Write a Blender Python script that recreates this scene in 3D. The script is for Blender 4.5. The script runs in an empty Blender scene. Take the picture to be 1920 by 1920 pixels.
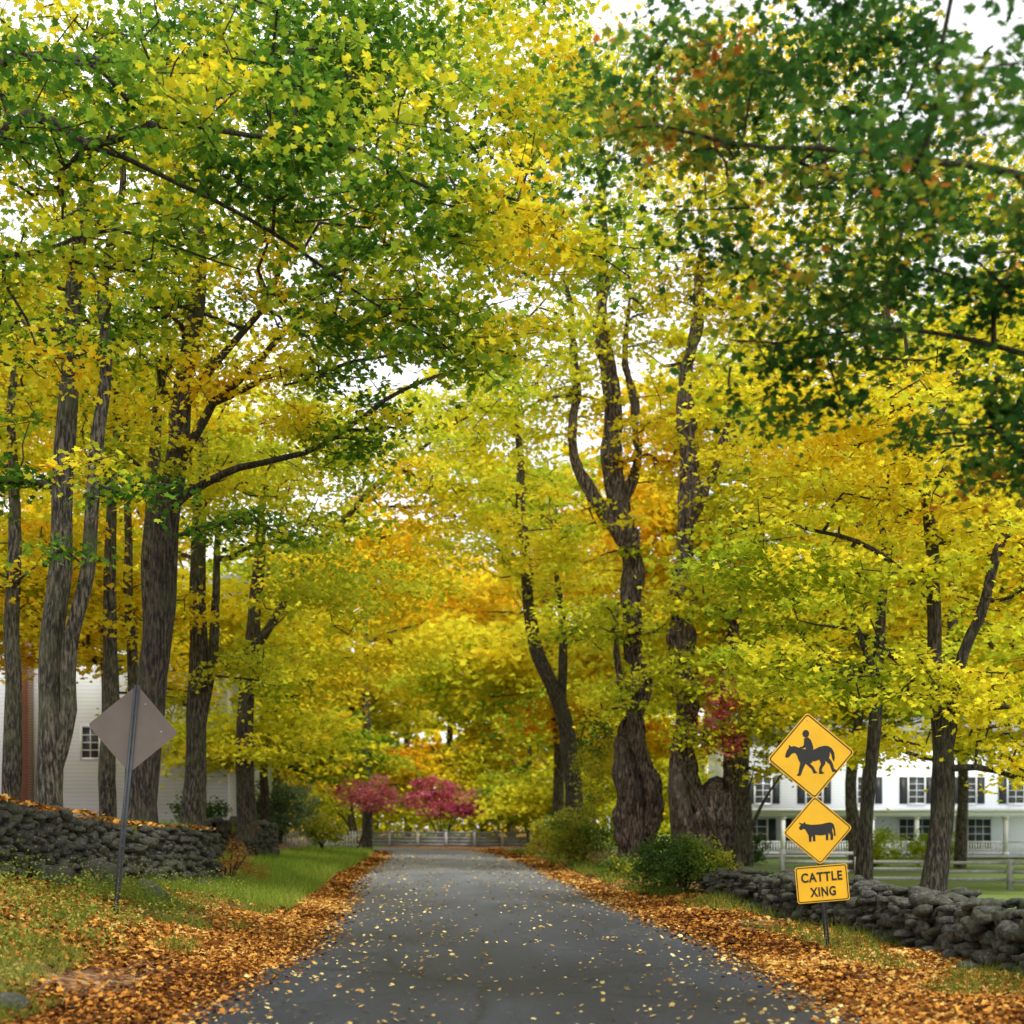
import bpy, math, random, numpy as np, bmesh
from mathutils import Vector
rng=np.random.default_rng(7); random.seed(7)
scene=bpy.context.scene
COL=scene.collection
ORG={}
# ------------------------------------------------------------------ noise
LAT=rng.random((32,32,32))
def vn(p):
    p=np.atleast_2d(p); i=np.floor(p).astype(int); f=p-i; f=f*f*(3-2*f)
    r=0
    for a in (0,1):
        for b in (0,1):
            for c in (0,1):
                w=(f[:,0] if a else 1-f[:,0])*(f[:,1] if b else 1-f[:,1])*(f[:,2] if c else 1-f[:,2])
                r=r+w*LAT[(i[:,0]+a)%32,(i[:,1]+b)%32,(i[:,2]+c)%32]
    return r
# ------------------------------------------------------------------ materials
def new_mat(name):
    m=bpy.data.materials.new(name); m.use_nodes=True
    nt=m.node_tree; b=nt.nodes['Principled BSDF']
    return m,nt,b
def ramp(nt,stops):
    r=nt.nodes.new('ShaderNodeValToRGB'); e=r.color_ramp.elements
    while len(e)<len(stops): e.new(0.5)
    for k,(p,c) in enumerate(stops):
        e[k].position=p; e[k].color=(*c,1)
    return r
def noise(nt,scale,detail=4,vec=None,rough=.55):
    n=nt.nodes.new('ShaderNodeTexNoise'); n.inputs['Scale'].default_value=scale
    n.inputs['Detail'].default_value=detail; n.inputs['Roughness'].default_value=rough
    if vec is not None: nt.links.new(vec,n.inputs['Vector'])
    return n
def bump(nt,h,b,st=.5,dist=.02):
    n=nt.nodes.new('ShaderNodeBump'); n.inputs['Strength'].default_value=st; n.inputs['Distance'].default_value=dist
    nt.links.new(h,n.inputs['Height']); nt.links.new(n.outputs[0],b.inputs['Normal'])
def coords(nt,scale=(1,1,1)):
    t=nt.nodes.new('ShaderNodeTexCoord'); m=nt.nodes.new('ShaderNodeMapping'); m.inputs['Scale'].default_value=scale
    nt.links.new(t.outputs['Object'],m.inputs['Vector']); return m.outputs[0]
def simple(name,col,rough=.6,metal=0,nscale=8,var=.25,bst=.2,bd=.005):
    m,nt,b=new_mat(name); v=coords(nt); n=noise(nt,nscale,5,v)
    r=ramp(nt,[(.3,tuple(c*(1-var) for c in col)),(.7,tuple(min(1,c*(1+var*.6)) for c in col))])
    nt.links.new(n.outputs['Fac'],r.inputs[0]); nt.links.new(r.outputs[0],b.inputs['Base Color'])
    b.inputs['Roughness'].default_value=rough; b.inputs['Metallic'].default_value=metal
    bump(nt,n.outputs['Fac'],b,bst,bd); return m
def leaf_mat(name,tr=.5):
    m,nt,b=new_mat(name); nt.nodes.remove(b); b=nt.nodes.new('ShaderNodeBsdfDiffuse')
    a=nt.nodes.new('ShaderNodeAttribute'); a.attribute_name='Col'
    nt.links.new(a.outputs['Color'],b.inputs['Color'])
    t=nt.nodes.new('ShaderNodeBsdfTranslucent'); nt.links.new(a.outputs['Color'],t.inputs['Color'])
    mx=nt.nodes.new('ShaderNodeMixShader'); mx.inputs[0].default_value=tr
    nt.links.new(b.outputs[0],mx.inputs[1]); nt.links.new(t.outputs[0],mx.inputs[2])
    nt.links.new(mx.outputs[0],nt.nodes['Material Output'].inputs['Surface']); return m
def bark_mat(name,dark,light,moss=(.09,.11,.05),sc=16):
    m,nt,b=new_mat(name); v=coords(nt,(1,1,.2)); n=noise(nt,sc,5,v,.62)
    v2=coords(nt); n2=noise(nt,1.3,4,v2)
    r=ramp(nt,[(.43,dark),(.52,tuple(.35*a+.65*c*.6 for a,c in zip(dark,light))),(.62,light)])
    nt.links.new(n.outputs['Fac'],r.inputs[0])
    mx=nt.nodes.new('ShaderNodeMixRGB'); mx.blend_type='MIX'; mx.inputs[2].default_value=(*moss,1)
    r2=ramp(nt,[(.47,(0,0,0)),(.64,(.55,.55,.55))]); nt.links.new(n2.outputs['Fac'],r2.inputs[0])
    nt.links.new(r2.outputs[0],mx.inputs[0]); nt.links.new(r.outputs[0],mx.inputs[1])
    nt.links.new(mx.outputs[0],b.inputs['Base Color']); b.inputs['Roughness'].default_value=.9
    bump(nt,n.outputs['Fac'],b,1,.16); return m
def stone_mat():
    m,nt,b=new_mat('field_stone'); v=coords(nt); n=noise(nt,3.2,6,v,.65); n2=noise(nt,22,5,v,.7)
    r=ramp(nt,[(.3,(.018,.018,.015)),(.5,(.062,.06,.05)),(.62,(.14,.135,.11)),(.75,(.26,.25,.20))]); nt.links.new(n2.outputs['Fac'],r.inputs[0])
    r2=ramp(nt,[(.45,(0,0,0)),(.6,(.7,.7,.7))]); nt.links.new(n.outputs['Fac'],r2.inputs[0])
    mx=nt.nodes.new('ShaderNodeMixRGB'); mx.inputs[2].default_value=(.05,.062,.022,1)
    nt.links.new(r2.outputs[0],mx.inputs[0]); nt.links.new(r.outputs[0],mx.inputs[1]); nt.links.new(mx.outputs[0],b.inputs['Base Color'])
    b.inputs['Roughness'].default_value=.95; bump(nt,n2.outputs['Fac'],b,1,.05); return m
LEAF=leaf_mat('leaf',.5); LITTER=leaf_mat('dry_leaf',.1)
BARK=bark_mat('bark_dark',(.010,.008,.006),(.14,.105,.075),(.07,.075,.035),24)
BARK2=bark_mat('bark_grey',(.018,.015,.011),(.23,.195,.14),(.11,.125,.055),26)
BARK3=bark_mat('bark_old',(.012,.008,.007),(.31,.225,.18),(.12,.105,.08),17)
STONE=stone_mat()
YEL=simple('sign_yellow',(.76,.42,.008),.45,0,3,.10,.02,.001)
BLK=simple('sign_black',(.012,.012,.012),.5,0,3,.1,.02,.001)
GALV=simple('post_metal',(.06,.07,.08),.55,.3,12,.3,.1,.001)
BACK=simple('sign_back',(.16,.13,.11),.55,.2,4,.12,.05,.001)
BOLT=simple('bolt_metal',(.5,.5,.48),.4,.8)
PAINT=simple('white_paint',(.84,.86,.89),.6,0,6,.05)
OLDW=simple('weathered_white_wood',(.40,.40,.40),.8,0,8,.25)
GREYW=simple('weathered_grey_wood',(.19,.20,.22),.85,0,8,.25)
SHUT=simple('shutter_black',(.02,.025,.03),.5)
GLASS=simple('window_glass',(.05,.06,.07),.12,0,2,.3,.02,.001)
ROOF=simple('roof_shingle',(.22,.23,.25),.9,0,20,.3)
def clap():
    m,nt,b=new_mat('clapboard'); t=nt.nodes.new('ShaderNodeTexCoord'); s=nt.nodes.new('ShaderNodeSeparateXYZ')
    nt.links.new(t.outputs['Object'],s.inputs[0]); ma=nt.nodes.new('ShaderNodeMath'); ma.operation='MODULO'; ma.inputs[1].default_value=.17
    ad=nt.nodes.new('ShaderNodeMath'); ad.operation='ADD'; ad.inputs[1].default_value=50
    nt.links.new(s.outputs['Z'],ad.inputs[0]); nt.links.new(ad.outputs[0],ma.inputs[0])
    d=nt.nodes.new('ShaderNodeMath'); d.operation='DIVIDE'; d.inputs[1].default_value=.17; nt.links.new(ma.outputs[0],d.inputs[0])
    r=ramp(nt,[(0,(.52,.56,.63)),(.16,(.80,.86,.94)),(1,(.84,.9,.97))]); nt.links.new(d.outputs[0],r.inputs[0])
    nt.links.new(r.outputs[0],b.inputs['Base Color']); b.inputs['Roughness'].default_value=.65; return m
CLAP=clap()
def brick():
    m,nt,b=new_mat('brick'); t=nt.nodes.new('ShaderNodeTexCoord'); mp=nt.nodes.new('ShaderNodeMapping'); mp.inputs['Rotation'].default_value=(math.pi/2,0,0)
    nt.links.new(t.outputs['Object'],mp.inputs[0]); k=nt.nodes.new('ShaderNodeTexBrick'); nt.links.new(mp.outputs[0],k.inputs['Vector'])
    k.inputs['Color1'].default_value=(.32,.09,.06,1); k.inputs['Color2'].default_value=(.24,.07,.05,1); k.inputs['Mortar'].default_value=(.4,.36,.32,1)
    k.inputs['Scale'].default_value=4.5; nt.links.new(k.outputs[0],b.inputs['Base Color']); b.inputs['Roughness'].default_value=.9; return m
BRICK=brick()
def asphalt():
    m,nt,b=new_mat('asphalt'); v=coords(nt); n=noise(nt,75,4,v,.8); n2=noise(nt,.6,7,coords(nt,(1,.3,1)),.66)
    r=ramp(nt,[(.34,(.006,.008,.013)),(.50,(.017,.021,.031)),(.62,(.045,.052,.069)),(.76,(.15,.16,.19))]); nt.links.new(n.outputs['Fac'],r.inputs[0])
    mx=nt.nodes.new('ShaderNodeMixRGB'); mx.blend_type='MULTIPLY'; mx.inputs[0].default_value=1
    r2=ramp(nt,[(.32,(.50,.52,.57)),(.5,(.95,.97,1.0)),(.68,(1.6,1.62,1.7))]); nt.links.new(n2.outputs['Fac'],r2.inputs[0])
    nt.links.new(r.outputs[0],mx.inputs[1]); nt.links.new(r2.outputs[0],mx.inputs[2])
    vv=nt.nodes.new('ShaderNodeTexVoronoi'); vv.feature='DISTANCE_TO_EDGE'; vv.inputs['Scale'].default_value=.33
    nd=noise(nt,2.5,5,v); ma=nt.nodes.new('ShaderNodeMixRGB'); ma.inputs[0].default_value=.25
    nt.links.new(v,ma.inputs[1]); nt.links.new(nd.outputs['Color'],ma.inputs[2]); nt.links.new(ma.outputs[0],vv.inputs['Vector'])
    r3=ramp(nt,[(.0,(.2,.2,.2)),(.01,(1,1,1))]); nt.links.new(vv.outputs['Distance'],r3.inputs[0])
    m2=nt.nodes.new('ShaderNodeMixRGB'); m2.blend_type='MULTIPLY'; m2.inputs[0].default_value=.85
    nt.links.new(mx.outputs[0],m2.inputs[1]); nt.links.new(r3.outputs[0],m2.inputs[2])
    # grazing sky sheen painted into the colour: asphalt gets paler along the lane
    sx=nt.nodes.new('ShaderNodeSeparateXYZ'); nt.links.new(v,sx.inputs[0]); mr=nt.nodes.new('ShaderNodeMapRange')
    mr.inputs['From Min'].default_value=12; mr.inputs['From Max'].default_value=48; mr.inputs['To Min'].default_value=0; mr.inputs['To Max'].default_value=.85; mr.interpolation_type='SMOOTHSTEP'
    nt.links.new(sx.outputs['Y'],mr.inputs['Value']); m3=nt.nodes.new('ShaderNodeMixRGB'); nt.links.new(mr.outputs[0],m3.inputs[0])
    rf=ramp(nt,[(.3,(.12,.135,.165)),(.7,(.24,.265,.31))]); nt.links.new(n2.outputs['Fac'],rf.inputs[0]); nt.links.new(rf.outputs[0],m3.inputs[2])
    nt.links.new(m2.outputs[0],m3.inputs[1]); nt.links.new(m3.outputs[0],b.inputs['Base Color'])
    b.inputs['Roughness'].default_value=.55; b.inputs['Specular IOR Level'].default_value=.35; bump(nt,n.outputs['Fac'],b,.5,.006); return m
def groundm():
    m,nt,b=new_mat('ground_cover'); v=coords(nt)
    vo=nt.nodes.new('ShaderNodeTexVoronoi'); vo.inputs['Scale'].default_value=18; nt.links.new(v,vo.inputs['Vector'])
    sp=nt.nodes.new('ShaderNodeSeparateColor'); nt.links.new(vo.outputs['Color'],sp.inputs[0])
    r=ramp(nt,[(0,(.03,.016,.01)),(.35,(.11,.05,.02)),(.65,(.25,.11,.03)),(1,(.36,.22,.07))]); nt.links.new(sp.outputs[0],r.inputs[0])
    n=noise(nt,30,5,v,.7); g=ramp(nt,[(.3,(.05,.085,.014)),(.6,(.15,.23,.03)),(.75,(.28,.30,.07))]); nt.links.new(n.outputs['Fac'],g.inputs[0])
    a=nt.nodes.new('ShaderNodeAttribute'); a.attribute_name='grass'
    n2=noise(nt,1.6,6,v,.6); ad=nt.nodes.new('ShaderNodeMath'); ad.operation='ADD'; nt.links.new(a.outputs['Fac'],ad.inputs[0]); nt.links.new(n2.outputs['Fac'],ad.inputs[1])
    rr=ramp(nt,[(.62,(0,0,0)),(.85,(1,1,1))]); nt.links.new(ad.outputs[0],rr.inputs[0])
    mx=nt.nodes.new('ShaderNodeMixRGB'); nt.links.new(rr.outputs[0],mx.inputs[0]); nt.links.new(r.outputs[0],mx.inputs[1]); nt.links.new(g.outputs[0],mx.inputs[2])
    nt.links.new(mx.outputs[0],b.inputs['Base Color']); b.inputs['Roughness'].default_value=.95; bump(nt,vo.outputs['Distance'],b,.6,.03); return m
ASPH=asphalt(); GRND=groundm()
# ------------------------------------------------------------------ mesh helpers
def fast(name,V,F,mat,col=None,smooth=False):
    V=np.asarray(V,dtype=np.float32); F=np.asarray(F,dtype=np.int32); M,k=F.shape
    me=bpy.data.meshes.new(name); me.vertices.add(len(V)); me.vertices.foreach_set('co',V.ravel())
    me.loops.add(M*k); me.loops.foreach_set('vertex_index',F.ravel())
    me.polygons.add(M); me.polygons.foreach_set('loop_start',(np.arange(M)*k).astype(np.int32))
    if smooth: me.polygons.foreach_set('use_smooth',np.ones(M,bool))
    me.update(calc_edges=True); me.materials.append(mat)
    if col is not None:
        at=me.attributes.new('Col','FLOAT_COLOR','FACE')
        c=np.ones((M,4),np.float32); c[:,:3]=np.clip(col,0,.92); at.data.foreach_set('color',c.ravel())
    return me
def put(name,me,parent=None,**kw):
    o=bpy.data.objects.new(name,me); COL.objects.link(o)
    if parent is not None: o.parent=parent
    for k,v in kw.items(): o[k]=v
    return o
def empty(name,loc,**kw):
    o=bpy.data.objects.new(name,None); o.empty_display_size=.3; COL.objects.link(o); o.location=loc; ORG[o]=np.array(loc,float)
    for k,v in kw.items(): o[k]=v
    return o
def boxes(name,bl,mat,root,parent=None,**kw):
    o=ORG[root]; V=[];F=[]
    for lo,hi in bl:
        b=len(V)
        for z in (lo[2],hi[2]):
            V+= [(lo[0],lo[1],z),(hi[0],lo[1],z),(hi[0],hi[1],z),(lo[0],hi[1],z)]
        F+=[(b,b+3,b+2,b+1),(b+4,b+5,b+6,b+7),(b,b+1,b+5,b+4),(b+1,b+2,b+6,b+5),(b+2,b+3,b+7,b+6),(b+3,b,b+4,b+7)]
    return put(name,fast(name,np.array(V,float)-o,F,mat),parent or root,**kw)
def prism(name,poly,y0,y1,mat,parent,**kw):
    n=len(poly); V=[(x,y0,z) for x,z in poly]+[(x,y1,z) for x,z in poly]
    me=bpy.data.meshes.new(name); fs=[tuple(range(n)),tuple(range(2*n-1,n-1,-1))]+[(i,i+n,(i+1)%n+n,(i+1)%n) for i in range(n)]
    me.from_pydata(V,[],fs); me.materials.append(mat); me.update(); return put(name,me,parent,**kw)
# ------------------------------------------------------------------ leaves
PAL={
'yellow':[(0,.33,.46,.03),(.25,.60,.65,.04),(.55,.87,.76,.04),(.85,.91,.68,.03),(1,.88,.52,.02)],
'mixed':[(0,.05,.15,.02),(.22,.14,.29,.03),(.42,.34,.47,.035),(.62,.76,.73,.04),(.88,.91,.70,.03),(1,.88,.56,.02)],
'lime':[(0,.16,.28,.025),(.4,.46,.56,.04),(1,.86,.80,.05)],
'gold':[(0,.50,.52,.03),(.4,.86,.71,.03),(.8,.91,.63,.02),(1,.84,.44,.02)],
'green':[(0,.022,.075,.020),(.45,.06,.16,.03),(.74,.17,.30,.04),(.86,.46,.44,.05),(.94,.68,.32,.04),(1,.55,.17,.03)],
'pink':[(0,.30,.045,.09),(.5,.66,.12,.22),(1,.85,.38,.36)],
'red':[(0,.45,.05,.10),(.6,.7,.16,.16),(1,.85,.40,.08)],
'orange':[(0,.35,.16,.06),(.6,.52,.28,.06),(1,.3,.34,.06)],
'shrub':[(0,.03,.07,.02),(.6,.10,.18,.035),(.9,.30,.36,.05),(1,.6,.55,.05)],
'sage':[(0,.09,.13,.07),(1,.25,.34,.16)],
'litter':[(0,.06,.028,.012),(.25,.20,.075,.02),(.5,.43,.17,.03),(.75,.62,.31,.06),(1,.70,.50,.16)],
'roadleaf':[(0,.2,.1,.035),(.5,.55,.38,.12),(1,.78,.66,.28)],
'grass':[(0,.06,.11,.015),(.6,.17,.25,.035),(1,.44,.42,.09)],
'meadow':[(0,.10,.19,.02),(.6,.26,.38,.05),(1,.55,.58,.12)],
}
def pal(nm,v):
    P=np.array(PAL[nm]); v=np.clip(v,0,1)
    return np.stack([np.interp(v,P[:,0],P[:,k]) for k in (1,2,3)],1)
def L(pts): 
    a=np.array(pts,float); z=-0.25*(np.abs(a[:,0])**2)-.12*a[:,1]**2; return np.c_[a,z]
LODS=[L([(0,-.5),(.40,-.36),(.30,-.10),(.56,.14),(.2,.15),(0,.58),(-.2,.15),(-.56,.14),(-.30,-.10),(-.40,-.36)]),
      L([(0,-.5),(.45,-.25),(.25,.08),(0,.55),(-.25,.08),(-.45,-.25)]),
      L([(0,-.5),(.42,-.02),(0,.5),(-.42,.02)])]
def leafverts(P,size,lod,up=.7,flat=0):
    T=LODS[lod]; N=len(P)
    n=rng.normal(size=(N,3))*(1-flat)*.6; n[:,2]=np.abs(n[:,2])*.6+up; n/=np.linalg.norm(n,axis=1)[:,None]
    t=rng.normal(size=(N,3)); t-=n*(t*n).sum(1)[:,None]; t/=np.linalg.norm(t,axis=1)[:,None]; b=np.cross(n,t)
    s=(size*rng.uniform(.65,1.3,N))[:,None,None]; cu=rng.uniform(.2,1.6,N)[:,None,None]
    V=P[:,None,:]+s*(T[None,:,0:1]*t[:,None]+T[None,:,1:2]*b[:,None]+cu*T[None,:,2:3]*n[:,None])
    k=len(T); F=np.arange(N*k).reshape(N,k); return V.reshape(-1,3),F
# ------------------------------------------------------------------ tree growth
def resample(pts,rad,step):
    pts=np.array(pts,float); rad=np.array(rad,float); P=np.vstack([2*pts[0]-pts[1],pts,2*pts[-1]-pts[-2]]); out=[];ro=[]
    for i in range(len(pts)-1):
        p0,p1,p2,p3=P[i:i+4]; n=max(1,int(np.linalg.norm(p2-p1)/step))
        for k in range(n):
            t=k/n; out.append(.5*((2*p1)+(-p0+p2)*t+(2*p0-5*p1+4*p2-p3)*t*t+(-p0+3*p1-3*p2+p3)*t**3)); ro.append(rad[i]*(1-t)+rad[i+1]*t)
    out.append(pts[-1]); ro.append(rad[-1]); out=np.array(out); ro=np.array(ro)
    w=np.stack([vn(out*.7+7)-.5,vn(out*.7+17)-.5,(vn(out*1.1+27)-.5)*(ro<.1)],1); f=np.minimum(1,np.arange(len(out))/4)[:,None]
    return out+w*f*np.where(ro[:,None]<.12,.3,.13),ro
def plant(kind,base,label,cat,paths,blobs,palette,leaf=.11,per=70,lod=1,rc=.7,bark=None,amp=.09,parts=('trunk','crown'),twr=.011,step=.3,up=.55,flatc=.26,seedv=0,group=None,nsc=.35,twigs=2,bias=0.,cw=(.55,.27,.18)):
    bark=bark or BARK; base=np.array(base,float)
    pos=[];par=[];rad=[]
    for k,(pp,rr) in enumerate(paths):
        pts,rs=resample(pp,rr,step)
        prev=-1; st=0
        if pos:
            d=np.linalg.norm(np.array(pos)-pts[0],axis=1); prev=int(d.argmin()); st=1 if d.min()<.4 else 0
        for p,r in zip(pts[st:],rs[st:]):
            pos.append(p);par.append(prev);rad.append(r);prev=len(pos)-1
    nexp=len(pos)
    C=[]
    for bl in blobs:
        cx,cy,cz,rx,ry,rz,n=bl[:7]; d=rng.normal(size=(n,3)); d/=np.linalg.norm(d,axis=1)[:,None]; d*=(rng.random(n)**(1/2.3))[:,None]
        C.append(np.c_[cx+d[:,0]*rx,cy+d[:,1]*ry,cz+d[:,2]*rz])
    C=np.vstack(C)
    E=np.array(pos); dist=np.min(np.linalg.norm(C[:,None]-E[None],axis=2),axis=1); order=np.argsort(dist)
    cap=nexp+len(C)*60; A=np.zeros((cap,3)); A[:nexp]=E; n=nexp
    par=par+[0]*(cap-nexp); tips=np.zeros(cap)
    stp=max(step*1.2,.3)
    for ci in order:
        c=C[ci]; d=A[:n]-c; cost=np.linalg.norm(d,axis=1)+.6*np.maximum(0,d[:,2]); j=int(cost.argmin()); D=np.linalg.norm(A[j]-c)
        m=int(min(50,max(1,D/stp))); p0=A[j].copy(); mid=(p0+c)/2+np.array([0,0,.12*D])+rng.normal(size=3)*.12*D; prev=j
        for k in range(1,m+1):
            t=k/m; A[n]=(1-t)**2*p0+2*t*(1-t)*mid+t*t*c+rng.normal(size=3)*.04*(t<1); par[n]=prev; prev=n; n+=1
        tips[prev]+=1
        for q in range(twigs):
            A[n]=A[prev]+np.array([1,1,.3])*rng.normal(size=3)*rc*.5; par[n]=prev; tips[n]+=.3; n+=1
    A=A[:n]; par=np.array(par[:n]); tips=tips[:n]
    for i in range(n-1,-1,-1):
        if par[i]>=0 and i>=nexp: tips[par[i]]+=tips[i]
    R=np.zeros(n); R[:nexp]=rad
    for i in range(nexp,n): R[i]=min(twr*math.sqrt(max(tips[i],.25)),R[par[i]]*.85)
    kids=[[] for _ in range(n)]
    for i in range(n):
        if par[i]>=0: kids[par[i]].append(i)
    main=[-1]*n
    for i in range(n):
        if kids[i]: main[i]= max(kids[i],key=lambda q:(q==i+1 and i<nexp-1, R[q]))
    VV=[];FF=[];off=0
    starts=[(i,par[i]) for i in range(n) if par[i]<0 or main[par[i]]!=i]
    for s,p in starts:
        ch=[] if p<0 else [p]; i=s
        while i>=0: ch.append(i); i=main[i]
        if len(ch)<2: continue
        pts=A[ch]; rr=R[ch].copy()
        if p>=0: rr[0]=min(rr[0],rr[1]*1.15)
        rm=rr.max(); S=(44 if amp>.3 else 22) if rm>.15 else (8 if rm>.05 else 4)
        tg=np.gradient(pts,axis=0); tg/=np.linalg.norm(tg,axis=1)[:,None]+1e-9
        av=tg.mean(0); ref=np.eye(3)[np.abs(av).argmin()]
        u=np.cross(tg,ref); u/=np.linalg.norm(u,axis=1)[:,None]+1e-9; w=np.cross(tg,u)
        th=np.arange(S)*2*math.pi/S
        ring=np.cos(th)[None,:,None]*u[:,None]+np.sin(th)[None,:,None]*w[:,None]
        if rm>.1:
            q=(pts[:,None]+ring*rr[:,None,None]).reshape(-1,3); f=1+amp*2*(vn(q*np.array([2.2,2.2,1.1]))-.5)+amp*(vn(q*np.array([9,9,3.]))-.5)
            if amp>.3: f=f+.9*amp*(1-2*np.abs(2*vn(q*np.array([6.5,6.5,1.3])+9)-1))+.9*amp*np.clip(vn(q*1.7+21)-.62,0,1)*3
            f=f.reshape(len(ch),S)
        else: f=np.ones((len(ch),S))
        V=pts[:,None]+ring*(rr[:,None]*f)[:,:,None]
        a=np.arange(len(ch)-1)[:,None]*S; b=np.arange(S)[None]; b2=(b+1)%S
        F=np.stack([a+b,a+b2,a+S+b2,a+S+b],-1).reshape(-1,4)+off
        VV.append(V.reshape(-1,3)); FF.append(F); off+=len(ch)*S
    NC=len(C); ids=np.repeat(np.arange(NC),per); N=len(ids)
    sc=rng.uniform(.6,1.3,NC)[ids]; g=rng.normal(size=(N,3))*np.array([.5,.5,.5*flatc])*rc*sc[:,None]
    g[:,2]-=.22*(g[:,0]**2+g[:,1]**2)/rc
    P=C[ids]+g
    nv=(vn(P*nsc+seedv*3.1)-.5)*1.5+.5; cv=rng.random(NC)[ids]
    v=cw[0]*nv+cw[1]*cv+cw[2]*rng.random(N)+bias
    v=(v-.5)*1.35+.5
    col=pal(palette,v)*rng.uniform(.72,1.15,N)[:,None]
    V,F=leafverts(P,np.full(N,leaf),lod,up)
    e=empty(kind,tuple(base),label=label,category=cat)
    if group: e['group']=group
    put(parts[0],fast(parts[0],np.vstack(VV)-base,np.vstack(FF),bark,smooth=True),e)
    put(parts[1],fast(parts[1],V-base,F,LEAF,col),e)
    return e
def copy_plant(src,loc,rot,sc,label=None):
    e=src.copy(); COL.objects.link(e); e.location=loc; e.rotation_euler=(0,0,rot); e.scale=(sc,sc,sc)
    if label: e['label']=label
    for c in src.children:
        k=c.copy(); k.parent=e; COL.objects.link(k)
    return e
# ------------------------------------------------------------------ terrain
def xc(y): return np.interp(y,[-30,16,25,37,53,72,80,87,91,93,200],[.05,.05,-.6,-1.6,-2.5,-4,-5.2,-9,-16,-30,-30])
def hw(y): return np.interp(y,[0,20,50],[2.76,2.72,3.05])
def xw(y): return np.interp(y,[0,10,17,27,45,60,90,200],[-7.4,-7.2,-6.95,-6.45,-9.1,-10.5,-14,-20])
def sm(t): t=np.clip(t,0,1); return t*t*(3-2*t)
def gz(x,y,bumpy=True):
    x=np.asarray(x,float);y=np.asarray(y,float)
    c=xc(np.minimum(y,80)); d=x-c; w=hw(y)
    bz=np.interp(y,[0,17,22,27,40,60,90,110],[1.05,.85,.52,.3,.4,.3,0,0]); tz=np.interp(y,[0,17,20,22,27,45,70,100],[2.0,1.8,1.65,1.48,1.42,1.4,.9,0])
    dl=-d-w-.12; full=np.maximum(.5,(c-w)-xw(y)); t=np.clip(dl/full,0,1)
    z=bz*sm(t*.9+.05*(t>0))*(t>0)
    wd=np.where((y<27.3)|((y>41)&(y<48)),.22,2.6); u=sm((xw(y)-.05-x)/wd); z=z+(tz-bz)*u*(dl>0)
    dr=d-w-.12; r=.06*sm(dr/1.5)-.5*sm((x-6)/6)*sm((y-22)/20)*(1-sm((y-100)/40))
    z=np.where(d>0,r*(dr>0),z)
    on=(np.abs(d)<w+.12)
    if bumpy: z=z+np.where(on,-.015,.10*(vn(np.c_[np.ravel(x)*.9,np.ravel(y)*.9,np.zeros(np.size(x))]).reshape(x.shape)-.4)*np.clip(np.maximum(dl,dr)*2,0,1))
    return z
def axis(*seg):
    out=[]
    for a,b,s in seg: out+=list(np.arange(a,b,s))
    return np.array(out)
xs=axis((-600,-60,60),(-60,-14,2),(-14,8,.18),(8,60,2),(60,601,60)); ys=axis((-40,7,3),(7,50,.3),(50,110,1),(110,200,6),(200,1500,100))
X,Y=np.meshgrid(xs,ys); Z=gz(X,Y)
V=np.c_[X.ravel(),Y.ravel(),Z.ravel()]; nx=len(xs); i=(np.arange(len(ys)-1)[:,None]*nx+np.arange(nx-1)[None]).ravel()
me=fast('ground',V,np.stack([i,i+1,i+nx+1,i+nx],1),GRND,smooth=True)
d=X-xc(np.minimum(Y,80)); w=hw(Y)
edge=np.abs(d)-w
gr=np.where(d<0, -.05+.6*sm((edge-.9)/1.0)*sm((Y-23)/5)*(X>xw(Y)), -.04+.55*sm((X-5.4)/1))
at=me.attributes.new('grass','FLOAT','POINT'); at.data.foreach_set('value',gr.ravel().astype(np.float32))
put('ground',me,kind='structure')
ry=axis((-30,110,.5)); ry=ry[ry<=93]
cy=np.stack([xc(ry),ry],1); tt=np.gradient(cy,axis=0); tt/=np.linalg.norm(tt,axis=1)[:,None]; nn=np.c_[tt[:,1],-tt[:,0]]
Vr=[];K=9
for k in range(K):
    f=(k/(K-1))*2-1; j=(vn(np.c_[ry*1.7,np.full(len(ry),f*9),np.zeros(len(ry))])-.5)*.14*(abs(f)==1)
    q=cy+nn*((hw(ry)*f+j)[:,None]); Vr.append(np.c_[q,np.full(len(ry),.006)+.03*(1-f*f)])
Vr=np.stack(Vr,1).reshape(-1,3); i=(np.arange(len(ry)-1)[:,None]*K+np.arange(K-1)[None]).ravel()
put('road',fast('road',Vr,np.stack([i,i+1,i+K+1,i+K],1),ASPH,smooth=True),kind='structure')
# ------------------------------------------------------------------ litter, grass
def verge(n,ymin,ymax,side,wmax,powr):
    u=rng.random(n); y=ymin*(ymax/ymin)**u
    o=wmax*rng.random(n)**powr-.55*rng.random(n)**3; c=xc(np.minimum(y,80)); w=hw(y)
    return np.where(side<0,c-w-o,c+w+o),y
PX=[];PY=[]
for a in [(64000,8,30,-1,4.4,1.0),(9000,14,80,-1,1.1,1.),(42000,8,30,1,2.9,1.1),(8000,15,85,1,1.6,1.)]:
    x,y=verge(*a); PX.append(x);PY.append(y)
px=np.concatenate(PX);py=np.concatenate(PY)
k=~((px<xw(py)+.1)&(py<27.3))&(rng.random(len(px))<np.clip(1.9*vn(np.c_[px*1.1,py*.7,px*0+3])-.02+1.2*(np.abs(np.abs(px-xc(py))-hw(py))<.7),0,1)); px,py=px[k],py[k]
pz=gz(px,py)+.015+.02*rng.random(len(px))
P=np.c_[px,py,pz]; V,F=leafverts(P,np.interp(py,[8,30,80],[.052,.085,.17]),0,.8)
v=.46+(vn(P*.7)-.5)*.7+(rng.random(len(P))-.5)*.95
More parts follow.
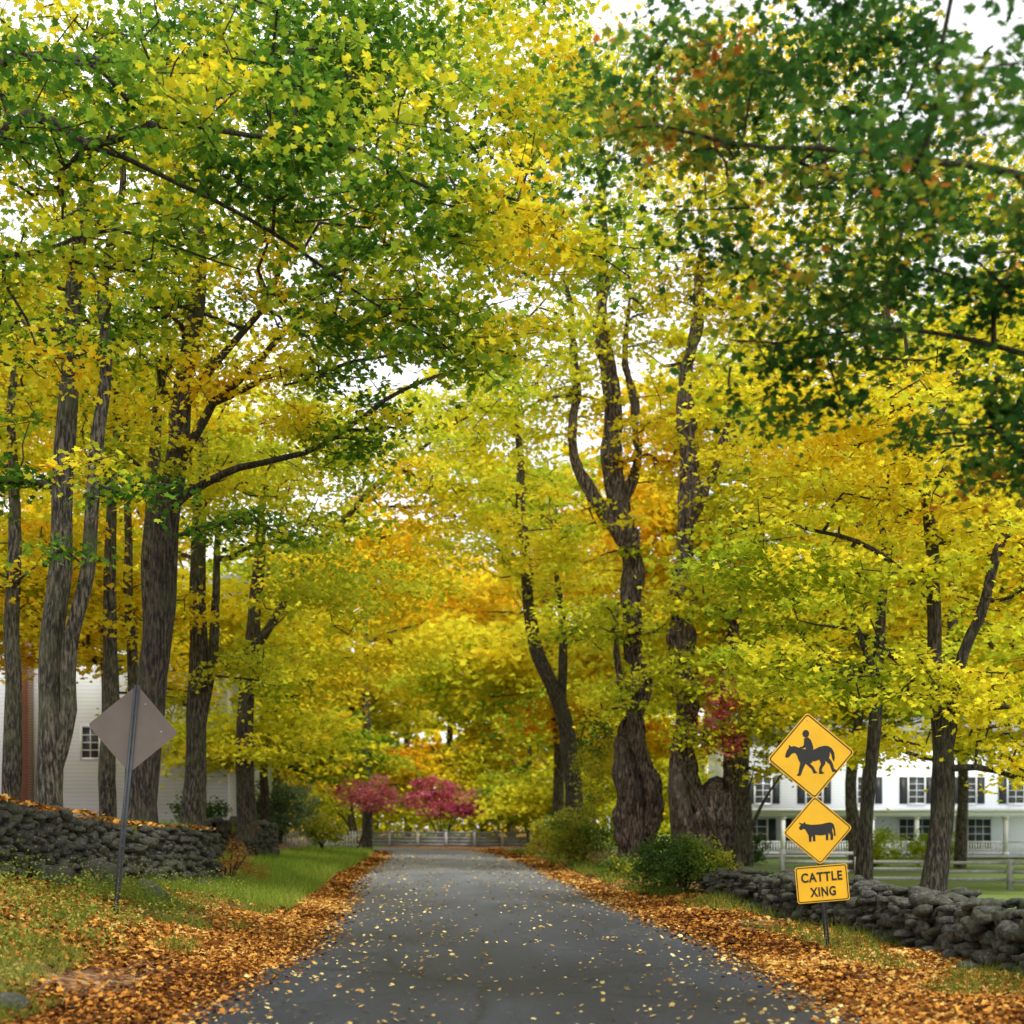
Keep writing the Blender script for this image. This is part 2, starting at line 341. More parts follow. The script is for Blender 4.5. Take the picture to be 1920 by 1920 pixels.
put('fallen_leaves',fast('fallen_leaves',V,F,LITTER,pal('litter',v)),kind='stuff',label='orange and brown fallen leaves covering the road verges')
n=3600; u=rng.random(n); y=8*(70/8)**u; s=rng.random(n)*2-1; s=np.sign(s)*np.abs(s)**.65; x=xc(y)+hw(y)*s
P=np.c_[x,y,np.full(n,.05)+.01*rng.random(n)]; V,F=leafverts(P,np.interp(y,[8,70],[.038,.09])*rng.uniform(.5,1.4,n),0,1.6)
put('road_leaves',fast('road_leaves',V,F,LITTER,pal('roadleaf',rng.random(n))),kind='stuff',label='pale yellow leaves scattered over the asphalt')
n=12000; y=14+40*rng.random(n)**1.5; x=xw(y)+.25-9*rng.random(n)**1.6; P=np.c_[x,y,gz(np.minimum(x,xw(y)-.35),y)+.04+.06*(x>xw(y)-.3)]
V,F=leafverts(P,np.full(n,.10),0,.6); put('lawn_leaves',fast('lawn_leaves',V,F,LITTER,pal('litter',rng.random(n)*.9+.1)),kind='stuff',label='orange leaves lying on the raised lawn')
def blades(x,y,h,w,colv,pn='grass'):
    n=len(x); P=np.c_[x,y,gz(x,y)]; a=rng.random(n)*6.28; t=np.c_[np.cos(a),np.sin(a),0*a]; l=rng.normal(size=(n,3))*.45*h[:,None]; l[:,2]=h
    V=np.stack([P-t*w[:,None],P+t*w[:,None],P+l],1).reshape(-1,3); return V,np.arange(3*n).reshape(n,3),pal(pn,colv)
gx=[];gy=[]
n=34000; y=22*(75/22)**rng.random(n); o=.7+3.5*rng.random(n); gx.append(xc(y)-hw(y)-o); gy.append(y)
n=30000; y=8.5*(27/8.5)**rng.random(n); o=.9+3.2*rng.random(n); x=xc(y)-hw(y)-o; k=vn(np.c_[x*1.6,y*.9,x*0+9])>.57; gx.append(x[k]); gy.append(y[k])
n=16000; y=11*(75/11)**rng.random(n); o=.9+1.6*rng.random(n); x=xc(y)+hw(y)+o; k=vn(np.c_[x*1.3,y*.8,x*0+9])>.57; gx.append(x[k]); gy.append(y[k])
n=9000; y=15*(32/15)**rng.random(n); x=xw(y)-.35-2.2*rng.random(n); gx.append(x); gy.append(y)
gx=np.concatenate(gx);gy=np.concatenate(gy); k=(gx>xw(gy)+.2)|(gx<xw(gy)-.3); gx,gy=gx[k],gy[k]
V,F,c=blades(gx,gy,rng.uniform(.05,.22,len(gx))*np.interp(gy,[9,40],[.75,1.7]),np.interp(gy,[9,70],[.005,.022]),rng.random(len(gx))*.6+.5*vn(np.c_[gx,gy,gx*0]))
far=(gy>21)&(gx<0); c[far]=pal('meadow',rng.random(far.sum())*.7+.3*vn(np.c_[gx[far],gy[far],gx[far]*0]))
put('grass',fast('grass',V,F,LEAF,c),kind='stuff',label='tufts of green grass growing through the leaves')
n=300; y=9.5*(27/9.5)**rng.random(n); o=1.4+3.4*rng.random(n)**.8; x=xc(y)-hw(y)-o; k=(x>xw(y)+.3); x,y=x[k],y[k]
ids=np.repeat(np.arange(len(x)),60); g=rng.normal(size=(len(ids),3))*np.array([.14,.14,.13])*rng.uniform(.5,1.9,len(x))[ids][:,None]; X2=x[ids]+g[:,0]; Y2=y[ids]+g[:,1]
P=np.c_[X2,Y2,gz(X2,Y2)+.05+np.abs(g[:,2])]; V,F=leafverts(P,np.full(len(P),.036),1,.4)
put('weeds',fast('weeds',V,F,LEAF,pal('grass',.1+.7*rng.random(len(x))[ids]+.35*rng.random(len(ids)))),kind='stuff',label='low leafy weeds on the bank')
# ------------------------------------------------------------------ stone walls
bm=bmesh.new(); bmesh.ops.create_icosphere(bm,subdivisions=2,radius=1); SV=np.array([v.co[:] for v in bm.verts]); SF=np.array([[v.index for v in f.verts] for f in bm.faces]); bm.free()
SHAPES=[]
for s in range(24):
    N=rng.normal(size=(7,3)); N/=np.linalg.norm(N,axis=1)[:,None]; N=np.vstack([N,np.eye(3),-np.eye(3)]); D=np.r_[rng.uniform(.58,.95,7),rng.uniform(.62,.85,6)]
    dt=SV@N.T; q=np.where(dt>1e-3,D[None]/np.maximum(dt,1e-3),9).min(1); SHAPES.append(SV*(np.minimum(q,1.25)*(.88+.24*vn(SV*3+s)))[:,None]*1.2)
def stones(items):
    VV=[];FF=[]
    for k,(c,r,a) in enumerate(items):
        b=SHAPES[random.randrange(24)]*np.array([random.choice((-1,1)),1,1]); t=random.gauss(0,.2); ct,st_=math.cos(t),math.sin(t)
        q=b*np.array(r); q=np.c_[q[:,0]*ct-q[:,2]*st_,q[:,1],q[:,0]*st_+q[:,2]*ct]
        ca,sa=math.cos(a),math.sin(a); q=np.c_[q[:,0]*ca-q[:,1]*sa,q[:,0]*sa+q[:,1]*ca,q[:,2]]
        VV.append(q+np.array(c)); FF.append(SF+k*len(SV))
    return np.vstack(VV),np.vstack(FF)
def wall(path,label,thick=.5,rows=5,rough=.05,lmin=.05,lmax=.17,depth=(.13,.2)):
    P=np.array(path,float); seg=np.linalg.norm(np.diff(P[:,:2],axis=0),axis=1); cum=np.r_[0,np.cumsum(seg)]; items=[]
    for r in range(rows):
        for side in (-1,1) if thick<.7 or r<rows-1 else (-1,0,1):
            s=random.random()*.2
            while s<cum[-1]:
                big=random.random()<.12; Lh=random.uniform(lmin,lmax)*(1.4 if big else 1); q=[np.interp(s+Lh,cum,P[:,k]) for k in range(4)]
                i=min(len(seg)-1,max(0,np.searchsorted(cum,s+.001)-1)); dx=(P[i+1]-P[i])[:2]; a=math.atan2(dx[1],dx[0]); H=(q[3]-q[2])/rows
                o=side*(thick/2-.13)*(1.15-.25*r/rows)
                items.append(((q[0]-math.sin(a)*o+random.gauss(0,rough*.7),q[1]+math.cos(a)*o+random.gauss(0,rough*.7),q[2]+H*(r+.5)+random.gauss(0,.035)+(random.uniform(-.06,.06) if r==rows-1 else 0)),
                    (Lh*1.1,random.uniform(*depth),H*random.uniform(.45,.75)*(1.6 if big else 1)),a+random.gauss(0,.2)))
                s+=Lh*1.9
    V,F=stones(items); base=np.array([P[0,0],P[0,1],P[0,2]])
    cv=[];cf=[]
    for k in range(len(P)):
        t=P[min(k+1,len(P)-1),:2]-P[max(k-1,0),:2]; t/=np.linalg.norm(t); nrm=np.array([-t[1],t[0]])*(thick/2-.14)
        for sg in (-1,1):
            for zz in (P[k,2]-.2,P[k,3]-.08): cv.append((P[k,0]+nrm[0]*sg,P[k,1]+nrm[1]*sg,zz))
    b=len(V)
    for k in range(len(P)-1):
        a0=b+4*k; n0=a0+4
        for q in ((a0,n0,n0+1),(a0,n0+1,a0+1),(a0+2,n0+3,n0+2),(a0+2,a0+3,n0+3),(a0+1,n0+1,n0+3),(a0+1,n0+3,a0+3)): cf.append(q)
    V=np.vstack([V,cv]); F=np.vstack([F,cf])
    me=fast('stone_wall',V-base,F,STONE,smooth=False); o=put('stone_wall',me,label=label,category='wall'); o.location=base; return o
wall([(-7.25,11,.8,2.0),(-6.95,17,.75,1.86),(-6.72,21.8,.42,1.5),(-6.45,27,.22,1.42)],'dry stone retaining wall holding up the leafy lawn',.6,10)
wall([(-9.5,40.5,.2,1.75),(-8.7,46,.2,1.65)],'short mossy dry stone wall beside the grass bank',.6,8)
wall([(5.55,10.2,-.05,.66),(5.3,13.3,-.03,.70),(5.0,18.6,-.03,.70),(4.5,26.6,-.03,.62),(4.4,27.6,-.03,.5)],'low grey dry stone wall along the leafy verge',.75,8,.12,.05,.14,(.09,.15))
for (x,y,rx,rz) in [(-6.3,19.5,.42,.3),(-5.9,20.6,.22,.16),(-3.85,9.8,.15,.1),(-5.4,19.2,.25,.17),(-5.9,24.5,.2,.16),(-6.3,17.6,.3,.22)]:
    V,F=stones([((0,0,0),(rx,rx*.7,rz),random.random())]); o=put('rock',fast('rock',V,F,STONE,smooth=False),label='rough grey rock lying in fallen leaves',category='rock'); o.location=(x,y,float(gz(np.array([x]),np.array([y]))[0])+rz*.4)
# ------------------------------------------------------------------ signs
def rsq(half,r,n=6,rot=45):
    pts=[]
    for cx,cz,a0 in ((half-r,half-r,0),(-half+r,half-r,90),(-half+r,-half+r,180),(half-r,-half+r,270)):
        for k in range(n+1):
            a=math.radians(a0+90*k/n); pts.append((cx+r*math.cos(a),cz+r*math.sin(a)))
    c,s=math.cos(math.radians(rot)),math.sin(math.radians(rot)); return [(x*c-z*s,x*s+z*c) for x,z in pts]
def rrect(w,h,r,n=6):
    pts=[]
    for cx,cz,a0 in ((w-r,h-r,0),(-w+r,h-r,90),(-w+r,-h+r,180),(w-r,-h+r,270)):
        for k in range(n+1):
            a=math.radians(a0+90*k/n); pts.append((cx+r*math.cos(a),cz+r*math.sin(a)))
    return pts
def ringm(name,outer,inner,y,mat,parent,zc):
    n=len(outer); V=[(x,y,z+zc) for x,z in outer]+[(x,y,z+zc) for x,z in inner]; F=[(i,(i+1)%n,(i+1)%n+n,i+n) for i in range(n)]
    return put(name,fast(name,V,F,mat),parent)
def sh(p,dz): return [(x,z+dz) for x,z in p]
def channel(name,H,w,mat,parent,z0=-.3):
    bl=[];z=z0
    def bx(lo,hi): bl.append((lo,hi))
    e=.007
    bx((-w/2,0,z0),(-e,.004,H)); bx((e,0,z0),(w/2,.004,H)); bx((-w/2,.004,z0),(-w/2+.004,.03,H)); bx((w/2-.004,.004,z0),(w/2,.03,H))
    while z<H: bx((-e,0,z),(e,.004,min(z+.018,H))); z+=.034
    V=[];F=[]
    for lo,hi in bl:
        b=len(V)
        for zz in (lo[2],hi[2]): V+=[(lo[0],lo[1],zz),(hi[0],lo[1],zz),(hi[0],hi[1],zz),(lo[0],hi[1],zz)]
        F+=[(b,b+3,b+2,b+1),(b+4,b+5,b+6,b+7),(b,b+1,b+5,b+4),(b+1,b+2,b+6,b+5),(b+2,b+3,b+7,b+6),(b+3,b,b+4,b+7)]
    return put(name,fast(name,V,F,mat),parent)
def textmesh(body,size,bold):
    c=bpy.data.curves.new('t','FONT'); c.body=body; c.size=size; c.align_x='CENTER'; c.align_y='CENTER'; c.offset=bold; c.extrude=.0006; c.space_character=1.12
    o=bpy.data.objects.new('t',c); COL.objects.link(o); bpy.context.view_layer.update(); me=bpy.data.meshes.new_from_object(o.evaluated_get(bpy.context.evaluated_depsgraph_get()))
    bpy.data.objects.remove(o); return me
S1=empty('warning_sign',(3.83,15.5,0.0),label='yellow horse and cattle crossing signs on a leaning metal post',category='sign')
S1.rotation_euler=(0,math.radians(-5.0),math.radians(-2))
channel('post',2.85,.055,GALV,S1)
PX0=1/154.8
def sil(pts,cx,cy,dz): return [((x-cx)*PX0,(cy-y)*PX0+dz) for x,y in pts]
horse=[(1466,1416),(1467,1411),(1471,1403),(1474,1400),(1475,1394),(1479,1398),(1484,1397),(1491,1400),(1499,1404),(1510,1406),(1520,1407),(1532,1402.5),(1541,1401.5),(1548,1403),(1554,1408),(1557.5,1416),(1558,1425),(1556,1433),(1553,1428),(1552,1419),(1549.5,1414),(1549,1420),(1547,1425),(1551,1431),(1553.5,1438),(1554.5,1446),(1560,1450),(1560,1452),(1551,1452),(1549,1445),(1547.5,1438),(1540,1430),(1539,1436),(1533.5,1442),(1531,1448),(1535,1451.5),(1535,1453.5),(1526,1453.5),(1527,1443),(1531,1435),(1529,1426.5),(1521,1429),(1512,1428),(1511,1432),(1517.5,1440),(1520.5,1448),(1524,1451),(1516,1452),(1513,1443),(1503,1432),(1500.5,1436),(1496,1444),(1493,1451),(1491,1454),(1484,1453),(1488,1448),(1490,1440),(1493,1430),(1490,1423),(1488,1415),(1485,1410),(1479,1411),(1473,1417),(1469,1418)]
rider=[(1504,1385),(1508,1383),(1512,1383.5),(1516,1388),(1518.5,1396),(1520,1404),(1518,1408),(1512,1410),(1513.5,1418),(1511,1427),(1516,1429.5),(1515,1431.5),(1506,1431),(1507,1424),(1504,1416),(1504.5,1408),(1506,1401),(1499,1403.5),(1494.5,1402),(1494.5,1399.5),(1499,1400),(1503,1396)]
cow=[(1498,1551),(1500,1548),(1503,1546),(1500,1545),(1499,1541),(1502,1543),(1506,1544),(1510,1541),(1511,1545),(1515,1546),(1520,1547.5),(1530,1548),(1540,1548),(1549,1546.5),(1556,1546),(1561,1548),(1563.5,1552),(1564.5,1560),(1565,1572),(1562,1572),(1561.5,1561),(1560,1556),(1559,1562),(1560.5,1570),(1559,1579),(1554.5,1579),(1555,1570),(1552,1565),(1551,1571),(1550.5,1579),(1546,1579),(1546.5,1568),(1541,1569),(1534,1568.5),(1527,1567),(1526.5,1579),(1522,1579),(1521.5,1568),(1519.5,1572),(1519,1579),(1514.5,1579),(1514.5,1567),(1511.5,1560),(1509,1555),(1506,1554),(1502,1556),(1499,1555)]
def join_prisms(name,polys,mat,parent):
    me=bpy.data.meshes.new(name); V=[];F=[]
    for k,(p,y) in enumerate(polys):
        b=len(V); n=len(p); V+=[(x,y,z) for x,z in p]; F.append(tuple(range(b,b+n)))
    me.from_pydata(V,[],F); me.materials.append(mat); me.update(); return put(name,me,parent)
circ=[(1508+6.2*math.cos(a*math.pi/10),1376+7*math.sin(a*math.pi/10)) for a in range(20)]
p=prism('sign_panel',sh(rsq(.375,.045),2.415),-.012,-.009,YEL,S1,label='yellow diamond panel with a horse and rider')
ringm('border',rsq(.362,.036),rsq(.349,.028),-.0145,BLK,p,2.415)
join_prisms('horse_and_rider_symbol',[(sil(horse,1514,1418,2.415),-.0145),(sil(rider,1514,1418,2.415),-.0158),(sil(circ,1514,1418,2.415),-.0158)],BLK,p)
p2=prism('sign_panel',sh(rsq(.298,.04),1.508),-.012,-.009,YEL,S1,label='smaller yellow diamond panel with a cow')
ringm('border',rsq(.286,.034),rsq(.275,.027),-.0145,BLK,p2,1.508)
join_prisms('cow_symbol',[(sil(cow,1532,1559,1.508),-.0145)],BLK,p2)
p3=prism('plaque',sh(rrect(.315,.222,.03),.86),-.012,-.009,YEL,S1,label='rectangular yellow plaque reading CATTLE XING')
ringm('border',rrect(.304,.211,.026),rrect(.293,.200,.019),-.0145,BLK,p3,.86)
for body,z,wd in (('CATTLE',.945,.495),('XING',.765,.31)):
    me=textmesh(body,.15,.0045); co=np.array([v.co[:] for v in me.vertices]); w_=co[:,0].max()-co[:,0].min(); h_=co[:,1].max()-co[:,1].min(); cx=(co[:,0].max()+co[:,0].min())/2; cyy=(co[:,1].max()+co[:,1].min())/2
    for v_ in me.vertices:
        x,y,z_=v_.co; v_.co=((x-cx)*wd/w_,-.015-z_,(y-cyy)*.116/h_+z)
    me.materials.clear(); me.materials.append(BLK); put('lettering',me,p3)
def bolts(pts,parent,y):
    for x,z in pts:
        V=[(x+.009*math.cos(k*math.pi/3),y,z+.009*math.sin(k*math.pi/3)) for k in range(6)]; put('bolt',fast('bolt',V,[list(range(6))],BOLT),parent)
bolts([(0,2.85),(0,2.0)],p,-.018); bolts([(0,1.85),(0,1.17)],p2,-.018); bolts([(0,.7),(0,1.04)],p3,-.018)
S2=empty('warning_sign',(-4.9,15.7,.1),label='bare grey back of a diamond sign on a leaning perforated post',category='sign')
S2.rotation_euler=(0,math.radians(5.2),math.radians(6))
channel('post',3.2,.065,GALV,S2)
q=prism('sign_panel',sh(rsq(.385,.04),2.66),.032,.036,BACK,S2); bolts([(.0,2.25),(.0,3.07),(.34,2.66),(.12,2.98)],q,.029)
# ------------------------------------------------------------------ houses
H1=empty('white_house',(23,84,-.5),label='two storey white clapboard house with long columned porch and black shutters',category='house')
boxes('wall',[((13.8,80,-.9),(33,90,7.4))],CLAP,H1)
def gable(name,x0,x1,y0,y1,z0,h,mat,root):
    o=ORG[root]; ov=.5
    V=[(x0-ov,y0-ov,z0),(x1+ov,y0-ov,z0),(x1+ov,y1+ov,z0),(x0-ov,y1+ov,z0),(x0-ov,(y0+y1)/2,z0+h),(x1+ov,(y0+y1)/2,z0+h)]; F=[(0,1,5,4),(2,3,4,5),(0,3,2,1)]; T=[(0,4,3),(1,2,5)]
    me=bpy.data.meshes.new(name); me.from_pydata([tuple(np.array(v)-o) for v in V],[],F+T); me.materials.append(mat); me.update(); return put(name,me,root)
r=gable('roof',13.8,33,80,90,7.41,3.2,ROOF,H1); boxes('chimney',[((24,84,8.2),(25,85,12.4))],BRICK,H1,r)
boxes('porch_roof',[((13.2,77.2,2.45),(33.2,79.99,2.62)),((13.35,77.35,2.15),(33.0,77.6,2.449))],PAINT,H1)
boxes('porch_floor',[((13.4,77.4,-.35),(33,79.99,-.2))],OLDW,H1)
for k in range(8):
    x=13.6+k*2.7; boxes('column',[((x,77.45,-.199),(x+.24,77.69,2.149)),((x-.05,77.40,-.198),(x+.29,77.74,-.02)),((x-.05,77.40,2.0),(x+.29,77.74,2.148))],PAINT,H1)
for k in range(7):
    x=13.9+k*2.7; bl=[((x,77.5,.58),(x+2.34,77.6,.66)),((x,77.5,-.08),(x+2.34,77.6,-.02))]
    for j in range(15): bl.append(((x+.06+j*.158,77.53,-.019),(x+.13+j*.158,77.57,.579)))
    boxes('railing',bl,PAINT,H1)
def window(root,x,y,z,w,h,nx_,nz_,shut=True):
    g=boxes('window',[((x,y-.03,z),(x+w,y-.005,z+h))],GLASS,root)
    bl=[((x-.1,y-.07,z-.1),(x,y-.004,z+h+.1)),((x+w,y-.07,z-.1),(x+w+.1,y-.004,z+h+.1)),((x,y-.07,z+h),(x+w,y-.004,z+h+.1)),((x,y-.09,z-.1),(x+w,y-.004,z))]
    for k in range(1,nx_): bl.append(((x+w*k/nx_-.02,y-.05,z),(x+w*k/nx_+.02,y-.031,z+h)))
    for k in range(1,nz_): bl.append(((x,y-.056,z+h*k/nz_-.02),(x+w,y-.052,z+h*k/nz_+.02)))
    boxes('frame',bl,PAINT,root,g)
    if shut:
        boxes('shutter',[((x-.58,y-.05,z-.03),(x-.12,y-.006,z+h+.03))],SHUT,root); boxes('shutter',[((x+w+.12,y-.05,z-.03),(x+w+.58,y-.006,z+h+.03))],SHUT,root)
for x in (15.2,18.4,21.6,24.8,28,31): window(H1,x,80,3.0,.95,1.6,2,4)
for x,w_ in ((14.7,1.2),(17.6,1.0),(20.3,1.9),(24.2,1.9),(28,1.9)): window(H1,x,80,.15,w_,1.85,4 if w_>1.5 else 2,4,w_<1.5)
boxes('door',[((19.0,79.95,-.19),(19.9,79.99,1.9))],SHUT,H1)
H2=empty('white_house',(-18,55,1.3),label='white clapboard house with red brick chimney behind the trees',category='house')
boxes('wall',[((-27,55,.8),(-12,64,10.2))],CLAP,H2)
boxes('trim',[((-12.2,54.9,.8),(-11.95,54.999,10.2)),((-27,54.9,10.0),(-12.2,54.999,10.2)),((-27,54.88,.8),(-12.2,54.998,1.2))],PAINT,H2)
r=gable('roof',-27,-12,55,64,10.21,3,ROOF,H2); boxes('chimney',[((-21.2,54.2,.8),(-20.5,54.87,14))],BRICK,H2,r)
for x,z in ((-18.45,4.5),(-24,4.5)): window(H2,x,55,z,.7,1.3,2,4,x<-20)
# ------------------------------------------------------------------ fences
F1=empty('wooden_fence',(-4.8,95,0),label='grey board fence with square posts at the road end',category='fence')
for k in range(7):
    x=-11.3+k*2.1; boxes('post',[((x,94.9,-.1),(x+.2,95.1,1.22)),((x-.05,94.86,1.22),(x+.25,95.14,1.29))],OLDW,F1)
    if k<6:
        bl=[((x+.2,94.95,z),(x+2.1,95.0,z+.21)) for z in (.08,.32,.56)]+[((x+.2,94.94,1.02),(x+2.1,95.02,1.14))]
        bl+=[((x+.27+j*.155,94.96,.79),(x+.35+j*.155,94.99,1.02)) for j in range(12)]
        boxes('fence_panel',bl,GREYW,F1)
F2=empty('picket_fence',(-10.5,76,.3),label='white picket fence beside the shrubs',category='fence')
bl=[((-13.6+j*.17,76,.1),(-13.5+j*.17,76.03,1.25)) for j in range(26)]+[((-13.7,76.03,.4),(-9.1,76.08,.5)),((-13.7,76.03,.95),(-9.1,76.08,1.05))]
boxes('fence_panel',bl,OLDW,F2)
F3=empty('split_rail_fence',(13,40,-.45),label='weathered pale split rail fence on the lawn',category='fence')
for k in range(6):
    x=8.6+k*2.3; yy=41-.35*k; z=float(gz(np.array([x]),np.array([yy]))[0]); boxes('post',[((x,yy,z-.1),(x+.15,yy+.15,z+.95))],OLDW,F3)
    if k<5:
        for j,h in enumerate((.2,.48,.74)): boxes('rail',[((x+.15,yy-.12,z+h+.02*((k+j)%3)),(x+2.3,yy-.04,z+h+.1+.02*((k+j)%3)))],OLDW,F3)
# ------------------------------------------------------------------ trees (left)
T='tree'
plant('maple_tree',(-7.2,20,1.6),'tall straight twin stemmed maple behind the stone wall',T,
 [([(-7.26,20,1.5),(-7.24,20,2.1),(-7.14,20,4.5),(-7.05,20,6.8),(-6.95,20,8.8),(-6.75,20,10.9),(-6.4,20,14)],[.26,.2,.175,.16,.14,.11,.04]),
  ([(-7.15,20,2.4),(-6.82,19.9,3.8),(-6.56,19.8,6.5),(-6.35,19.8,9.3),(-6.05,19.8,12)],[.14,.115,.105,.09,.04])],
 [(-7.4,20,10.2,2.2,2.4,1.6,40),(-6.0,19.5,12.2,2.6,2.4,1.6,50),(-3.8,19.5,13.2,2.2,2.2,1.4,46),(-2,19.5,12.9,1.8,2,1.2,30),(-8.5,20,7.5,1.3,2,1,14),(-6,19,6.6,.9,.9,.4,6),(-6.9,19,5.6,.5,.5,.2,2),(-.6,20,14,1.6,1.8,1.2,26),(-7.6,19.5,13,2,2,1.2,30),(.6,20.5,13,1.2,1.4,.8,14)],
 'mixed',.105,76,0,.7,BARK2,bias=-.03,nsc=.45)
plant('maple_tree',(-7.1,24.5,1.5),'big dark leaning maple with long limbs reaching over the road',T,
 [([(-7.12,24.5,1.3),(-7.1,24.5,2.0),(-6.9,24.5,4.1),(-6.66,24.5,6.1),(-6.5,24.5,8.2),(-6.2,24.5,10.2),(-5.9,24.5,12.8),(-5.6,24.5,16)],[.40,.31,.27,.26,.22,.17,.12,.04]),
  ([(-6.5,24.5,7.7),(-5.5,24.1,8.2),(-4.6,23.8,8.35),(-3.5,23.5,8.6),(-2.3,23.3,9.3),(-.4,23,10.1),(.9,22.8,11.2)],[.09,.075,.06,.05,.04,.025,.012]),
  ([(-6.5,24.5,8.4),(-5.6,24.2,9.5),(-4.7,24,10.1),(-3.7,24,11.4),(-2.5,24,12.8)],[.11,.085,.07,.05,.02]),
  ([(-5.5,24.2,9.6),(-4.2,23.8,9.9),(-2.8,23.5,9.95),(-1.1,23.2,10.3)],[.06,.05,.035,.015]),
  ([(-6.3,24.5,9.6),(-5.2,24.9,11.2),(-4.2,25.2,13),(-3.6,25.4,15)],[.1,.07,.05,.02])],
 [(-7.5,24.5,11,2.6,2.6,2,44),(-5,24.2,12.6,2.8,2.8,2,64),(-2.4,24,12.9,2.6,2.6,1.8,56),(-3.8,23.5,9.9,2.4,2.2,.9,34),(0,23.5,13,2,2.2,1.3,38),(-.6,23,10.6,1.9,1.4,.7,24),(-3.5,23.2,8.6,1.9,1.6,.45,16),(-4.5,24,15.5,3,3,1.5,50),(-7,23.5,8.6,1.2,1.4,.8,14),(-1.5,24,16,2.5,2.5,1.3,40),(-4.8,23.5,7.0,1.2,1.2,.35,8),(.6,24,16,1.5,2,1.2,26)],
 'mixed',.11,78,0,.72,BARK,bias=.0,seedv=1,nsc=.42)
plant('maple_tree',(-7.7,27,1.4),'slim grey maple stem behind the wall',T,[([(-7.75,27,1.2),(-7.7,27,5),(-7.55,27,9),(-7.4,27,13)],[.2,.16,.13,.05])],
 [(-8,27,12.5,2.5,2.5,2,45),(-6,28,9,1.5,1.5,.8,12)],'yellow',.14,60,1,.75,BARK2,seedv=2,bias=-.1)
plant('maple_tree',(-8.8,28,1.4),'slim lichen grey trunk on the raised lawn',T,[([(-8.85,28,1.2),(-8.8,28,6),(-8.7,28,13)],[.2,.15,.05])],
 [(-9.5,28,11,2.5,2.5,2.5,50),(-10,28,7.5,1.6,1.6,.8,14),(-9.6,28.5,6.0,1.8,1.3,.7,20)],'yellow',.14,60,1,.75,BARK2,seedv=3)
plant('maple_tree',(-8.5,30,1.4),'thin grey trunk on the raised lawn',T,[([(-8.95,30,1.2),(-8.9,30,6),(-9.2,30,12)],[.16,.12,.05])],
 [(-9.2,30,12,2.8,2.5,2,45),(-8.4,30.5,6.6,1.6,1.2,.8,16)],'gold',.14,60,1,.75,BARK2,seedv=4)
plant('maple_tree',(-8,32,1.4),'forked maple with two close stems beside the wall end',T,
 [([(-8.0,32,1.2),(-7.95,32,2.2),(-7.85,32,5),(-7.8,32,9),(-7.6,32,13)],[.38,.29,.24,.18,.07]),([(-7.9,32,3.4),(-7.45,31.9,6),(-7.2,31.8,9)],[.16,.13,.06])],
 [(-7.5,32,12,3,3,2.5,60),(-5.5,31,9.5,2.6,2.5,1.4,42),(-4.4,31,7.5,2.2,2,.9,30),(-6.6,31,5.6,1.2,1.2,.6,12),(-3,31,11,2,2,1.2,30),(-8.8,33,4.9,1.2,1,.5,8)],'lime',.14,64,1,.8,BARK2,seedv=5,bias=.05)
plant('maple_tree',(-12,38,1.4),'yellow maple hanging low in front of the white house',T,[([(-12,38,1.2),(-12,38,5),(-12.3,38,10)],[.24,.18,.05])],
 [(-12,38,7.2,3.2,2,1.3,44),(-15.3,38,7.4,2.2,2,1.4,34),(-10,38,5.9,1.5,1.3,.7,16),(-13.5,38,10.5,3.5,2.5,1.8,44)],'gold',.17,56,1,.85,BARK2,seedv=19,bias=-.15)
plant('maple_tree',(-8.3,40,1.3),'dark trunked yellow maple by the grass bank',T,[([(-8.3,40,1.1),(-8.3,40,5),(-8,40,9),(-7.6,40,14)],[.34,.26,.2,.06]),([(-8.1,40,7),(-6,39.5,10),(-3.5,39,12.5),(-1.5,39,14)],[.14,.1,.07,.03])],
 [(-7.5,40,13,4,3.5,3,76),(-5.2,39,9,3,3,1.5,50),(-6.5,39,6,2.2,2.2,.9,30),(-3.6,39,6.8,1.8,1.8,.8,20),(-8.2,39,3.9,1.2,1.2,.5,8),(-2.6,39,12.2,2.6,2.4,1.7,48),(-1,39,14.6,2,2,1.4,26),(-3.2,39,9.6,1.8,2,1.3,26)],'yellow',.17,62,1,.9,BARK,seedv=6,bias=-.05)
plant('maple_tree',(-10.2,26,1.5),'slim grey trunk among yellow leaves',T,[([(-10.2,26,1.3),(-10.15,26,6),(-10.1,26,12)],[.2,.15,.05])],
 [(-10.5,26,11,2.5,2.5,3,55),(-10.5,26,6.6,1.5,2,1,18)],'yellow',.14,60,1,.75,BARK2,seedv=7,bias=-.05)
